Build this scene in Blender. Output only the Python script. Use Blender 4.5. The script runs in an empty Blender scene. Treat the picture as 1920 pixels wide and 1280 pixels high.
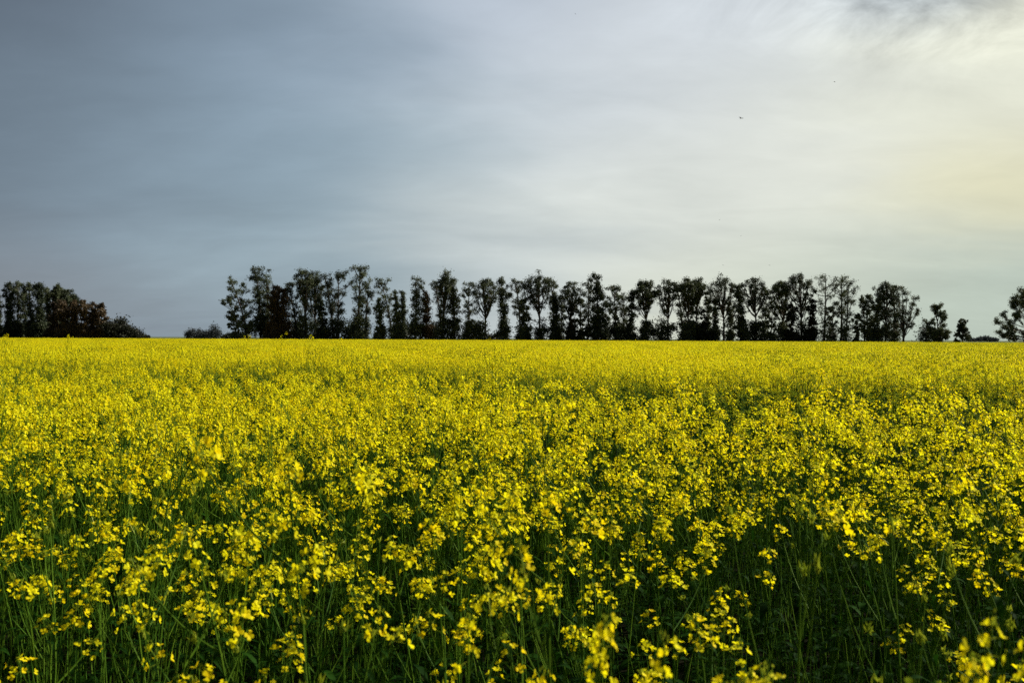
import bpy, math, random
import numpy as np
from mathutils import Matrix, Vector

R = math.radians
scene = bpy.context.scene
root_col = scene.collection
F_PX = 1867.0            # focal length in photo pixels (1920 wide)
CAM_H = 1.80

# ------------------------------------------------------------------ camera
cam_d = bpy.data.cameras.new("camera")
cam_d.lens = 35.0
cam_d.sensor_width = 36.0
cam_d.clip_start = 0.05
cam_d.clip_end = 20000
cam_d.dof.use_dof = True
cam_d.dof.focus_distance = 9.0
cam_d.dof.aperture_fstop = 5.6
cam = bpy.data.objects.new("camera", cam_d)
root_col.objects.link(cam)
cam.matrix_world = Matrix.Translation((0, 0, CAM_H)) @ Matrix.Rotation(R(90 - 0.18), 4, 'X') @ Matrix.Rotation(0.0047, 4, 'Z')
scene.camera = cam

# ------------------------------------------------------------------ sun, sky, exposure
SUN_AZ, SUN_EL = R(66), R(33)         # azimuth clockwise from +Y (view direction)
sd = Vector((math.sin(SUN_AZ) * math.cos(SUN_EL), math.cos(SUN_AZ) * math.cos(SUN_EL), math.sin(SUN_EL)))
sun_d = bpy.data.lights.new("sun", 'SUN')
sun_d.energy = 5.0
sun_d.angle = R(1.5)
sun_d.color = (1.0, 0.93, 0.80)
sun = bpy.data.objects.new("sun", sun_d)
root_col.objects.link(sun)
sun.rotation_euler = sd.to_track_quat('Z', 'Y').to_euler()
sun.location = (30, 30, 40)

scene.view_settings.view_transform = 'Standard'
scene.view_settings.look = 'None'
EXPOSURE = 0.66
scene.view_settings.exposure = EXPOSURE
scene.view_settings.gamma = 1.0
scene.render.engine = 'CYCLES'
scene.cycles.max_bounces = 6
scene.cycles.diffuse_bounces = 2
scene.cycles.transmission_bounces = 3
scene.cycles.transparent_max_bounces = 4
scene.cycles.use_denoising = False

def srgb(c):
    return tuple((v / 255 / 12.92) if v / 255 <= 0.04045 else ((v / 255 + 0.055) / 1.055) ** 2.4 for v in c)

class NT:
    """small helper for building node trees"""
    def __init__(s, nt): s.nt = nt; s.n = nt.nodes; s.l = nt.links
    def node(s, t, **kw):
        o = s.n.new(t)
        for k, v in kw.items(): setattr(o, k, v)
        return o
    def put(s, sock, v):
        if isinstance(v, bpy.types.NodeSocket): s.l.new(v, sock)
        elif v is not None: sock.default_value = v
    def math(s, op, a, b=None, c=None, clamp=False):
        o = s.node('ShaderNodeMath', operation=op, use_clamp=clamp)
        s.put(o.inputs[0], a)
        if b is not None: s.put(o.inputs[1], b)
        if c is not None: s.put(o.inputs[2], c)
        return o.outputs[0]
    def vmath(s, op, a, b=None, scale=None):
        o = s.node('ShaderNodeVectorMath', operation=op)
        s.put(o.inputs[0], a)
        if b is not None: s.put(o.inputs[1], b)
        if scale is not None: s.put(o.inputs['Scale'], scale)
        return o.outputs['Value'] if op in ('DISTANCE', 'DOT_PRODUCT', 'LENGTH') else o.outputs[0]
    def noise(s, vec, scale, detail=3, rough=0.5, dist=0.0):
        o = s.node('ShaderNodeTexNoise')
        s.put(o.inputs['Vector'], vec)
        o.inputs['Scale'].default_value = scale; o.inputs['Detail'].default_value = detail
        o.inputs['Roughness'].default_value = rough; o.inputs['Distortion'].default_value = dist
        return o.outputs['Fac']
    def ramp(s, fac, stops):
        o = s.node('ShaderNodeValToRGB')
        s.put(o.inputs[0], fac)
        e = o.color_ramp.elements
        while len(e) < len(stops): e.new(0.5)
        for i, (p, c) in enumerate(stops):
            e[i].position = p; e[i].color = (*c, 1)
        return o.outputs[0]
    def mix(s, f, a, b, mode='MIX'):
        o = s.node('ShaderNodeMixRGB', blend_type=mode)
        s.put(o.inputs[0], f)
        for i, v in ((1, a), (2, b)):
            s.put(o.inputs[i], v if isinstance(v, bpy.types.NodeSocket) else (*v, 1))
        return o.outputs[0]

world = bpy.data.worlds.new("World")
scene.world = world
world.use_nodes = True
W = NT(world.node_tree)
W.n.clear()
wout = W.node('ShaderNodeOutputWorld')
bg = W.node('ShaderNodeBackground')
W.l.new(bg.outputs[0], wout.inputs[0])
SKY_STRENGTH = 0.1
bg.inputs[1].default_value = SKY_STRENGTH
nish = W.node('ShaderNodeTexSky', sky_type='NISHITA')
nish.sun_disc = False
nish.sun_elevation = SUN_EL
nish.sun_rotation = SUN_AZ
tc = W.node('ShaderNodeTexCoord').outputs['Generated']
D = W.vmath('NORMALIZE', tc)
sx = W.node('ShaderNodeSeparateXYZ'); W.l.new(D, sx.inputs[0])
az = W.math('ARCTAN2', sx.outputs[0], sx.outputs[1])
el = W.math('ARCSINE', sx.outputs[2])
# warp the cloud sheet a little so that its bands are not straight
cz = W.math('ADD', W.math('MAXIMUM', sx.outputs[2], 0.0), 0.22)
cxy = W.node('ShaderNodeCombineXYZ')
W.l.new(W.math('DIVIDE', sx.outputs[0], cz), cxy.inputs[0])
W.l.new(W.math('DIVIDE', sx.outputs[1], cz), cxy.inputs[1])
plane = cxy.outputs[0]
mp = W.node('ShaderNodeMapping'); W.l.new(plane, mp.inputs[0])
mp.inputs['Rotation'].default_value = (0, 0, R(14))
mp.inputs['Scale'].default_value = (0.8, 1.3, 1)
big = W.noise(mp.outputs[0], 0.9, 4, 0.5, 0.6)
fine = W.noise(mp.outputs[0], 3.2, 6, 0.6, 1.2)
warp = W.math('MULTIPLY_ADD', W.math('SUBTRACT', big, 0.5), 0.25, 0.0)
uv = W.node('ShaderNodeCombineXYZ')
W.l.new(W.math('ADD', az, warp), uv.inputs[0])
W.l.new(W.math('MULTIPLY', W.math('ADD', el, W.math('MULTIPLY', warp, 0.35)), 2.0), uv.inputs[1])
# light and dark parts of the overcast: (azimuth deg, elevation deg, sRGB look, weight, spread)
CLOUDS = [
 (-28, 19, (92, 102, 114), 1, .16), (-28, 10, (107, 121, 134), 1, .16), (-20, 10, (126, 144, 158), 1, .16),
 (-26, 2, (128, 136, 146), 1, .13), (-16, 16, (132, 151, 168), 1, .14), (-11, 10, (145, 166, 180), 1, .14),
 (-11, 5, (150, 169, 179), 1, .12), (-18, 1, (138, 154, 166), 1, .12), (-8, 16, (160, 177, 192), 1, .11),
 (-2, 17.5, (190, 200, 212), 1, .11), (1.5, 14, (206, 214, 220), 1, .10), (-3, 11.5, (166, 183, 192), 1, .10),
 (-3, 7.5, (196, 203, 202), 1, .09), (0, 4, (190, 200, 202), 1, .12), (7, 13, (212, 218, 220), 1, .13), (7, 7.5, (214, 219, 213), 1, .13),
 (15, 9, (231, 233, 221), 1, .14), (22, 14, (226, 229, 216), 1, .14), (27, 14.5, (234, 234, 208), 1, .11),
 (22.5, 18.5, (176, 186, 193), 3, .06), (13, 18, (208, 215, 221), 1, .12), (26, 8.5, (221, 216, 176), 1, .09),
 (18, 4.5, (196, 203, 190), 1, .10), (23, 1.5, (178, 193, 182), 1, .12), (11, 2.5, (212, 217, 202), 1, .10),
 (40, 24, (250, 246, 225), 1.2, .25), (60, 15, (200, 204, 200), 1, .4), (0, 50, (128, 138, 150), 2, .6),
 (0, 85, (98, 107, 120), 3, .6), (-70, 20, (92, 105, 120), 2, .5), (-140, 20, (76, 86, 98), 2, .7),  # overhead and rear sky, out of view, darkened to deepen shadows
 (130, 20, (100, 108, 118), 2, .7), (179, 20, (80, 90, 102), 2, .6), (-179, 20, (80, 90, 102), 2, .6),
]
acc = None; wsum = None
for (a, e, c, w, s) in CLOUDS:
    d = W.vmath('DISTANCE', uv.outputs[0], (R(a), R(e) * 2.0, 0))
    k = W.math('MULTIPLY', W.math('MULTIPLY', d, d), -1.0 / (s * s))
    g = W.math('MULTIPLY', W.math('EXPONENT', k), w)
    g = W.math('ADD', g, 1e-9)
    lin = srgb(c)
    col = W.vmath('SCALE', tuple(v / SKY_STRENGTH / 2 ** EXPOSURE for v in lin), scale=g)
    acc = col if acc is None else W.vmath('ADD', acc, col)
    wsum = g if wsum is None else W.math('ADD', wsum, g)
cloud = W.vmath('SCALE', acc, scale=W.math('DIVIDE', 1.0, wsum))
mod = W.math('ADD', W.math('MULTIPLY', W.math('SUBTRACT', big, 0.5), 0.40), W.math('MULTIPLY', W.math('SUBTRACT', fine, 0.5), 0.16))
wd = W.vmath('DISTANCE', uv.outputs[0], (R(23.5), R(19.5) * 2.0, 0))
wmask = W.math('EXPONENT', W.math('MULTIPLY', W.math('MULTIPLY', wd, wd), -1.0 / .15 ** 2))
mp2 = W.node('ShaderNodeMapping'); W.l.new(plane, mp2.inputs[0])
mp2.inputs['Rotation'].default_value = (0, 0, R(-30)); mp2.inputs['Scale'].default_value = (1.4, 1.0, 1)
wis = W.noise(mp2.outputs[0], 3.0, 7, 0.62, 0.8)
wis = W.math('MULTIPLY', W.math('MULTIPLY', W.math('SUBTRACT', wis, 0.47), 3.4), wmask)
mid = W.noise(mp.outputs[0], 7.0, 6, 0.6, 0.6)
mod = W.math('ADD', mod, W.math('MULTIPLY', W.math('SUBTRACT', mid, 0.5), 0.10))
mod = W.math('ADD', mod, W.math('MINIMUM', W.math('MAXIMUM', wis, -.42), .35))
cloud = W.vmath('SCALE', cloud, scale=W.math('ADD', mod, 1.0))
skycol = W.mix(0.96, nish.outputs[0], cloud)
W.l.new(skycol, bg.inputs[0])

# ------------------------------------------------------------------ helpers
def tag(o, label=None, cat=None, group=None, kind=None):
    if label: o['label'] = label
    if cat: o['category'] = cat
    if group: o['group'] = group
    if kind: o['kind'] = kind
    return o

class MB:
    """collects quads (vertex rows + index rows + material slot) into one mesh"""
    def __init__(s): s.V = []; s.Q = []; s.M = []; s.n = 0
    def add(s, V, Q, m=0):
        V = np.asarray(V, float).reshape(-1, 3); Q = np.asarray(Q, int).reshape(-1, 4)
        s.V.append(V); s.Q.append(Q + s.n); s.M.append(np.full(len(Q), m)); s.n += len(V)
    def quads(s, P, m=0):                       # P: (n,4,3) loose quads
        P = np.asarray(P, float); n = len(P)
        if n: s.add(P.reshape(-1, 3), np.arange(4 * n).reshape(n, 4), m)
    def tube(s, pts, rad, sides=5, m=0):
        pts = np.asarray(pts, float); k = len(pts)
        t = np.gradient(pts, axis=0); t /= np.linalg.norm(t, axis=1)[:, None] + 1e-12
        ref = np.array([0.0, 1.0, 0.0]) if abs(t[0][1]) < 0.8 else np.array([1.0, 0, 0])
        u = np.cross(t, ref); u /= np.linalg.norm(u, axis=1)[:, None] + 1e-12
        v = np.cross(t, u)
        a = np.arange(sides) * 2 * math.pi / sides
        ring = np.cos(a)[None, :, None] * u[:, None, :] + np.sin(a)[None, :, None] * v[:, None, :]
        V = pts[:, None, :] + ring * np.asarray(rad, float)[:, None, None]
        i = np.arange(k - 1)[:, None] * sides; j = np.arange(sides)[None, :]; j2 = (j + 1) % sides
        Q = np.stack([i + j, i + j2, i + sides + j2, i + sides + j], -1).reshape(-1, 4)
        s.add(V.reshape(-1, 3), Q, m)
    def mesh(s, name, mats, smooth=False):
        me = bpy.data.meshes.new(name)
        V = np.concatenate(s.V); Q = np.concatenate(s.Q); M = np.concatenate(s.M)
        me.vertices.add(len(V)); me.vertices.foreach_set('co', V.ravel())
        me.loops.add(Q.size); me.loops.foreach_set('vertex_index', Q.ravel().astype(np.int32))
        me.polygons.add(len(Q))
        me.polygons.foreach_set('loop_start', (np.arange(len(Q)) * 4).astype(np.int32))
        me.polygons.foreach_set('material_index', M.astype(np.int32))
        me.polygons.foreach_set('use_smooth', np.full(len(Q), smooth))
        for m in mats: me.materials.append(m)
        me.update(calc_edges=True); me.validate()
        return me

def obj(name, me, parent=None):
    o = bpy.data.objects.new(name, me); root_col.objects.link(o)
    if parent: o.parent = parent
    return o

def unit(v): return v / (np.linalg.norm(v, axis=-1, keepdims=True) + 1e-12)

# ------------------------------------------------------------------ materials
def leafy(name, stops, rough=0.55, trans=0.45, nscale=18.0, spec=0.3, rnd=0.25, tcol=None):
    """thin plant tissue: diffuse + translucent, tone varied by noise and from plant to plant"""
    m = bpy.data.materials.new(name); m.use_nodes = True
    T = NT(m.node_tree); T.n.clear()
    out = T.node('ShaderNodeOutputMaterial')
    pos = T.node('ShaderNodeNewGeometry').outputs['Position']
    oi = T.node('ShaderNodeObjectInfo').outputs['Random']
    f = T.noise(pos, nscale, 2, 0.6)
    f = T.math('ADD', f, T.math('MULTIPLY', T.math('SUBTRACT', oi, 0.5), rnd))
    col = T.ramp(f, stops)
    p = T.node('ShaderNodeBsdfPrincipled')
    T.l.new(col, p.inputs['Base Color'])
    p.inputs['Roughness'].default_value = rough
    p.inputs['Specular IOR Level'].default_value = spec
    t = T.node('ShaderNodeBsdfTranslucent')
    T.l.new(T.mix(1.0, col, tcol, 'MULTIPLY') if tcol else col, t.inputs[0])
    mx = T.node('ShaderNodeMixShader'); mx.inputs[0].default_value = trans
    T.l.new(p.outputs[0], mx.inputs[1]); T.l.new(t.outputs[0], mx.inputs[2])
    T.l.new(mx.outputs[0], out.inputs[0])
    return m

M_PETAL = leafy("yellow_petal", [(0.30, (0.90, 0.68, 0.003)), (0.5, (0.93, 0.83, 0.006)), (0.75, (0.86, 0.86, 0.015))], 0.6, 0.5, 25, 0.08, 0.2)
M_BUD = leafy("green_bud", [(0.3, (0.28, 0.36, 0.02)), (0.7, (0.42, 0.46, 0.03))], 0.5, 0.35, 30)
M_STEM = leafy("rape_stem", [(0.3, (0.03, 0.09, 0.006)), (0.7, (0.11, 0.20, 0.014))], 0.6, 0.2, 6, 0.05)
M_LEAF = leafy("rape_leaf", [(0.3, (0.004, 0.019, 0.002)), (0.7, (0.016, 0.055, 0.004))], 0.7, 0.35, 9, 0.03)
M_GUM = leafy("gum_foliage", [(0.3, (0.028, 0.04, 0.02)), (0.7, (0.10, 0.12, 0.055))], 0.6, 0.2, 0.35, 0.2, 0.5)
M_GUM_BROWN = leafy("brown_foliage", [(0.3, (0.045, 0.032, 0.018)), (0.7, (0.10, 0.070, 0.036))], 0.6, 0.2, 0.3, 0.2, 0.3)
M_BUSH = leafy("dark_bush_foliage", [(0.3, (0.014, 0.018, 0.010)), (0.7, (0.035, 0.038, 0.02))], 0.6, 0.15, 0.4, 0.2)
M_FAR_HAZED = leafy("hazed_far_foliage", [(0.3, (0.05, 0.06, 0.065)), (0.7, (0.07, 0.08, 0.085))], 0.8, 0.1, 0.1, 0.1)  # distance haze is put into the colour: foliage greyed and blued

def solid(name, stops, nscale, rough=0.9, stretch=(1, 1, 1), bump=0.0):
    m = bpy.data.materials.new(name); m.use_nodes = True
    T = NT(m.node_tree)
    p = T.n['Principled BSDF']; p.inputs['Roughness'].default_value = rough
    p.inputs['Specular IOR Level'].default_value = 0.03
    mp_ = T.node('ShaderNodeMapping'); mp_.inputs['Scale'].default_value = stretch
    T.l.new(T.node('ShaderNodeTexCoord').outputs['Object'], mp_.inputs[0])
    f = T.noise(mp_.outputs[0], nscale, 5, 0.6)
    T.l.new(T.ramp(f, stops), p.inputs['Base Color'])
    if bump:
        b = T.node('ShaderNodeBump'); b.inputs['Strength'].default_value = bump
        T.l.new(f, b.inputs['Height']); T.l.new(b.outputs[0], p.inputs['Normal'])
    return m
M_BARK = solid("gum_bark", [(0.3, (0.03, 0.024, 0.02)), (0.7, (0.11, 0.09, 0.075))], 1.2, 0.9, (1, 1, 0.2))
M_SOIL = solid("field_soil", [(0.35, (0.004, 0.006, 0.002)), (0.65, (0.012, 0.012, 0.005))], 5.0, 0.95, bump=0.6)
M_BIRD = solid("dark_feathers", [(0.3, (0.02, 0.02, 0.022)), (0.7, (0.05, 0.045, 0.045))], 10)

# ------------------------------------------------------------------ ground (one sheet to the horizon)
xs = np.concatenate([-np.geomspace(9000, 30, 14), np.linspace(-24, 24, 17), np.geomspace(30, 9000, 14)])
ys = np.concatenate([[-400, -100, -30], np.linspace(-10, 40, 26), np.geomspace(50, 9000, 20)])
gx, gy = np.meshgrid(xs, ys)
rs = np.random.default_rng(5)
gz = rs.uniform(-0.03, 0.02, gx.shape) * (np.abs(gx) < 30) * (gy < 45)
gb = MB()
nx = len(xs)
ii = (np.arange(len(ys) - 1)[:, None] * nx + np.arange(nx - 1)[None, :])
gb.add(np.stack([gx, gy, gz], -1).reshape(-1, 3), np.stack([ii, ii + 1, ii + nx + 1, ii + nx], -1).reshape(-1, 4))
ground = obj("ground", gb.mesh("ground", [M_SOIL], True)); tag(ground, kind='structure')
T = NT(M_SOIL.node_tree)                                   # rough grass beyond the crop
sp = T.node('ShaderNodeSeparateXYZ'); T.l.new(T.node('ShaderNodeNewGeometry').outputs['Position'], sp.inputs[0])
far_f = T.math('MULTIPLY', T.math('SUBTRACT', sp.outputs[1], 287.0), 0.2, clamp=True)
old = T.n['Principled BSDF'].inputs['Base Color'].links[0].from_socket
T.l.new(T.mix(far_f, old, (0.09, 0.11, 0.05)), T.n['Principled BSDF'].inputs['Base Color'])

# ------------------------------------------------------------------ rapeseed plants
def petals(mb, C, N, size, rng, detail=2, m=0):
    """four-petalled flowers at C facing N"""
    n = len(C)
    if not n: return
    N = unit(N)
    ref = unit(rng.normal(size=(n, 3)))
    U = unit(np.cross(N, ref)); Vv = np.cross(N, U)
    size = np.asarray(size).reshape(-1, 1) * np.ones((n, 1))
    if detail == 0:                                    # one small face
        P = np.stack([C - U * size, C - Vv * size * .9, C + U * size, C + Vv * size * .9], 1)
        mb.quads(P, m); return
    for k in range(4):
        a = k * math.pi / 2 + rng.uniform(-.15, .15, (n, 1))
        d = np.cos(a) * U + np.sin(a) * Vv
        s = -np.sin(a) * U + np.cos(a) * Vv
        cup = rng.uniform(0.2, 1.0, (n, 1)); curl = rng.uniform(-0.25, 0.1, (n, 1))
        L = size * rng.uniform(.85, 1.1, (n, 1))
        if detail == 1:
            P = np.stack([C, C + (d * .7 + s * .48 + N * cup * .6) * L, C + (d * 1.0 + N * (cup + curl) * .8) * L, C + (d * .7 - s * .48 + N * cup * .6) * L], 1)
            mb.quads(P, m)
        else:
            b0 = C + s * .08 * L; b1 = C - s * .08 * L
            c0 = C + (d * .5 + s * .38 + N * cup * .5) * L; c1 = C + (d * .5 - s * .38 + N * cup * .5) * L
            e0 = C + (d * .85 + s * .42 + N * (cup * .8)) * L; e1 = C + (d * .85 - s * .42 + N * (cup * .8)) * L
            f0 = C + (d * 1.05 + s * .2 + N * (cup * .8 + curl)) * L; f1 = C + (d * 1.05 - s * .2 + N * (cup * .8 + curl)) * L
            V = np.stack([b0, b1, c0, c1, e0, e1, f0, f1], 1).reshape(-1, 3)
            i = np.arange(n)[:, None] * 8
            Q = np.concatenate([i + [0, 1, 3, 2], i + [2, 3, 5, 4], i + [4, 5, 7, 6]])
            mb.add(V, Q, m)

def spikes(mb, A, B, w, m=0):
    """thin leaf-like slivers from A to B, crossed for thickness"""
    d = unit(B - A); ref = np.array([[0.3, 0.2, 1.0]])
    s = unit(np.cross(d, ref)); t = np.cross(d, s)
    mid = A * .55 + B * .45
    w = np.asarray(w).reshape(-1, 1)
    mb.quads(np.stack([A, mid + s * w, B, mid - s * w], 1), m)
    mb.quads(np.stack([A, mid + t * w, B, mid - t * w], 1), m)

def leaf(mb, base, az_, L, w, droop, rng, m=0):
    d = np.array([math.cos(az_), math.sin(az_), 0.0]); s = np.array([-d[1], d[0], 0.0])
    pr = [(0, .12), (.2, .7), (.45, 1), (.72, .75), (1, .06)]
    rows = []
    rise = rng.uniform(.2, .8)
    for t, ww in pr:
        c = base + d * L * t * (1 - .15 * t) + np.array([0, 0, 1]) * L * (rise * t - droop * t * t)
        wave = np.array([0, 0, 1]) * rng.uniform(-.03, .03) * L
        rows += [c + s * w * ww + np.array([0, 0, .2 * w * ww]) + wave, c, c - s * w * ww + np.array([0, 0, .2 * w * ww]) - wave]
    Q = []
    for r in range(4):
        a = r * 3
        Q += [[a, a + 1, a + 4, a + 3], [a + 1, a + 2, a + 5, a + 4]]
    mb.add(rows, Q, m)

def raceme(mbF, mbS, p, d, size, rng, lod):
    """flowering tip: dome of buds, open flowers below it, thin pods under them"""
    d = unit(d)
    ref = unit(rng.normal(size=3)); u = unit(np.cross(d, ref)); v = np.cross(d, u)
    nf = int((rng.integers(5, 12) if lod == 0 else rng.integers(8, 15)) * size) + 1
    if lod == 2: nf = max(5, nf // 2)
    L = rng.uniform(.035, .075) * size
    k = np.arange(nf); a = k * 2.4 + rng.uniform(0, 6); t = (k + .5) / nf
    rad = (np.cos(a)[:, None] * u + np.sin(a)[:, None] * v)
    start = p[None] - d[None] * (t * L)[:, None]
    reach = (.014 + .022 * t + rng.uniform(-.003, .004, nf))[:, None]
    C = start + rad * reach + d[None] * (.012 * (1 - t))[:, None] + rng.normal(0, .005, (nf, 3))
    N = rad * 1.0 + d[None] * (1.3 - t)[:, None] + rng.normal(0, .35, (nf, 3)) + np.array([[0, 0, .15]])
    sz = .0118 * rng.uniform(.8, 1.2, nf)
    if lod == 2: petals(mbF, C, N, sz * 1.35, rng, 0, 0)
    else: petals(mbF, C, N, sz, rng, 2 if lod == 0 else 1, 0)
    nb = 9 if lod == 0 else (4 if lod == 1 else 1)
    o = (rng.normal(0, .0045, (nb, 3)) + d * rng.uniform(.004, .014, (nb, 1)))
    spikes(mbF, p + o, p + o + d * .009 + rng.normal(0, .002, (nb, 3)), np.full(nb, .0026 if lod < 2 else .006), 1)
    if lod < 2:
        if lod == 0: spikes(mbF, start, C, np.full(nf, .0007), 1); mbF.tube([p - d * (L + .01), p - d * L * .5, p + d * .006], [.0012, .0012, .001], 3, 1)
        npd = int(rng.integers(5, 12)) if lod == 0 else 4
        k = np.arange(npd); a = k * 2.4 + rng.uniform(0, 6)
        st = p[None] - d[None] * (L + .012 + k * .011)[:, None]
        rad = (np.cos(a)[:, None] * u + np.sin(a)[:, None] * v)
        dr = unit(rad + d[None] * .75)
        spikes(mbS, st, st + dr * rng.uniform(.02, .042, (npd, 1)), np.full(npd, .0012), 0)

def plant(seed, lod=0, H=1.2, bloom=1.0):
    """returns stem builder, foliage builder, list of flower builders"""
    rng = np.random.default_rng(seed)
    S, Lf, Fl = MB(), MB(), []
    sides = (5, 3, 3)[lod]
    lean = rng.normal(0, .05, 2)
    def stem_at(t): return np.array([lean[0] * t * t * H + .012 * math.sin(t * 7 + seed), lean[1] * t * t * H + .01 * math.cos(t * 6 + seed), t * H])
    ts = np.linspace(0, 1, 9 if lod == 0 else 5)
    S.tube([stem_at(t) for t in ts], np.interp(ts, [0, 1], [.0058, .0018]), sides)
    tips = [(stem_at(1.0), stem_at(1.0) - stem_at(.93), 1.15)]
    nb = int(rng.integers(4, 8))
    a = rng.uniform(0, 6)
    for i in range(nb):
        t0 = .38 + .48 * (i + .5) / nb + rng.uniform(-.03, .03)
        a += 2.4 + rng.uniform(-.3, .3)
        b = stem_at(t0)
        ztop = H * rng.uniform(.66, .98)
        out = rng.uniform(.07, .24)
        e = np.array([b[0] + math.cos(a) * out, b[1] + math.sin(a) * out, max(ztop, b[2] + .08 + out * .8)])
        m = b * .5 + e * .5 + np.array([math.cos(a) * out * .22, math.sin(a) * out * .22, -.02])
        tt = np.linspace(0, 1, 6 if lod == 0 else 4)[:, None]
        P = b * (1 - tt) ** 2 + 2 * m * tt * (1 - tt) + e * tt ** 2
        S.tube(P, np.linspace(.0028, .0013, len(P)), sides)
        tips.append((e, P[-1] - P[-2], rng.uniform(.7, 1.05)))
        if rng.random() < .6:                        # a side shoot
            q = P[len(P) // 2]; a2 = a + rng.uniform(-1.2, 1.2)
            e2 = q + np.array([math.cos(a2) * .07, math.sin(a2) * .07, rng.uniform(.08, .16)])
            S.tube([q, (q + e2) / 2 + np.array([math.cos(a2) * .015, math.sin(a2) * .015, 0]), e2], [.0016, .0013, .001], 3)
            tips.append((e2, e2 - q, rng.uniform(.45, .75)))
    for i in range((5, 2, 0)[lod]):                    # thin pod-bearing side stems without flowers
        f0 = rng.uniform(.2, .7); a3 = rng.uniform(0, 6.28); b = stem_at(f0); o3 = rng.uniform(.04, .13)
        e = b + np.array([math.cos(a3) * o3, math.sin(a3) * o3, rng.uniform(.15, .34)])
        S.tube([b, (b * .5 + e * .5) + np.array([math.cos(a3) * .02, math.sin(a3) * .02, -.02]), e], [.002, .0015, .0008], 3)
    for (p, d, s) in tips:
        if bloom < 1 and rng.random() > bloom:
            F = MB(); spikes(F, p + rng.normal(0, .006, (9, 3)), p + np.array([[0, 0, .02]]) + rng.normal(0, .008, (9, 3)), np.full(9, .003 if lod < 2 else .007), 1); Fl.append(F); continue
        F = MB(); raceme(F, S, p, np.asarray(d), s, rng, lod); Fl.append(F)
    nl = (9, 8, 5)[lod]
    for i in range(nl):
        t0 = .08 + .70 * (i + .5) / nl + rng.uniform(-.04, .04)
        L = np.interp(t0, [0, .45, .8], [.20, .12, .055]) * rng.uniform(.8, 1.25)
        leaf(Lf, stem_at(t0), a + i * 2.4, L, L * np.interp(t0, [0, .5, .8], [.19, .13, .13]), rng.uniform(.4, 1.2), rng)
    return S, Lf, Fl

NVAR, NSPARSE = 12, 4
HI = []
for i in range(NVAR + NSPARSE):                     # the last ones carry few open flowers
    S, Lf, Fl = plant(100 + i, 0, 1.2, 1.0 if i < NVAR else .35)
    HI.append((S.mesh("rape_stem", [M_STEM]), Lf.mesh("rape_leaves", [M_LEAF], True),
               [f.mesh("rape_flowers", [M_PETAL, M_BUD]) for f in Fl]))

def joined(parts_with_slots):
    mb = MB()
    for p, remap in parts_with_slots:
        V = np.concatenate(p.V); Q = np.concatenate(p.Q); M = np.array([remap[m] for m in np.concatenate(p.M)])
        mb.V.append(V); mb.Q.append(Q + mb.n); mb.M.append(M); mb.n += len(V)
    return mb
CROP_MATS = [M_PETAL, M_BUD, M_STEM, M_LEAF]
crop_kinds = bpy.data.collections.new("crop_kinds")       # source shapes for the crop mass; not linked to the scene
def add_kind(name, mb):
    o = bpy.data.objects.new(name, mb.mesh(name, CROP_MATS)); crop_kinds.objects.link(o)
NMID, NPATCH = 10, 6
def low_leafy(seed):
    """leafy shoots without flowers that close the crop near the soil"""
    rng = np.random.default_rng(seed); S, Lf = MB(), MB()
    for k in range(5):
        b = np.array([rng.uniform(-.12, .12), rng.uniform(-.12, .12), 0.]); h = rng.uniform(.6, 1.0)
        e = b + np.array([rng.normal(0, .07), rng.normal(0, .07), h]); m_ = (b + e) / 2 + rng.normal(0, .02, 3)
        S.tube([b, m_, e], [.0035, .0025, .001], 3)
        for j in range(3):
            t = rng.uniform(.1, .9); q = b * (1 - t) + e * t
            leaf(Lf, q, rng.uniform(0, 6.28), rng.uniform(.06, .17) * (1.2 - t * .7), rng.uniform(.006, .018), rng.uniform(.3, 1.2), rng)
    return joined([(S, [2]), (Lf, [3])])
def whole(seed, lod, bloom=1.0):
    S, Lf, Fl = plant(seed, lod, 1.2, bloom)
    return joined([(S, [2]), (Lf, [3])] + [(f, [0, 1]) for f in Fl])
for i in range(NMID): add_kind("a_plant_%02d" % i, whole(300 + i, 1))
NGREEN, NLOW = 4, 4
for i in range(NGREEN): add_kind("c_green_%02d" % i, whole(340 + i, 1, .10 if i % 2 else .03))
for i in range(NLOW): add_kind("d_low_%02d" % i, low_leafy(380 + i))
PATCH = 1.6
for i in range(NPATCH * 2):                       # second half: patches that flower less
    mb = MB(); rng = np.random.default_rng(700 + i)
    g = 6
    base = [whole(500 + j, 2, 1.0 if (i < NPATCH or j < 2) else .35) for j in range(5)]
    for u in range(g):
        for v in range(g):
            b = base[rng.integers(5)]
            x = (u + .5 + rng.uniform(-.45, .45)) / g * PATCH - PATCH / 2; y = (v + .5 + rng.uniform(-.45, .45)) / g * PATCH - PATCH / 2
            a = rng.uniform(0, 6.28); c, s = math.cos(a), math.sin(a); sc = rng.uniform(.86, 1.08)
            V = np.concatenate(b.V) @ np.array([[c, s, 0], [-s, c, 0], [0, 0, 1]]) * sc + np.array([x, y, 0])
            mb.V.append(V); mb.Q.append(np.concatenate(b.Q) + mb.n); mb.M.append(np.concatenate(b.M)); mb.n += len(V)
    add_kind("b_patch_%02d" % i, mb)

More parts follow.
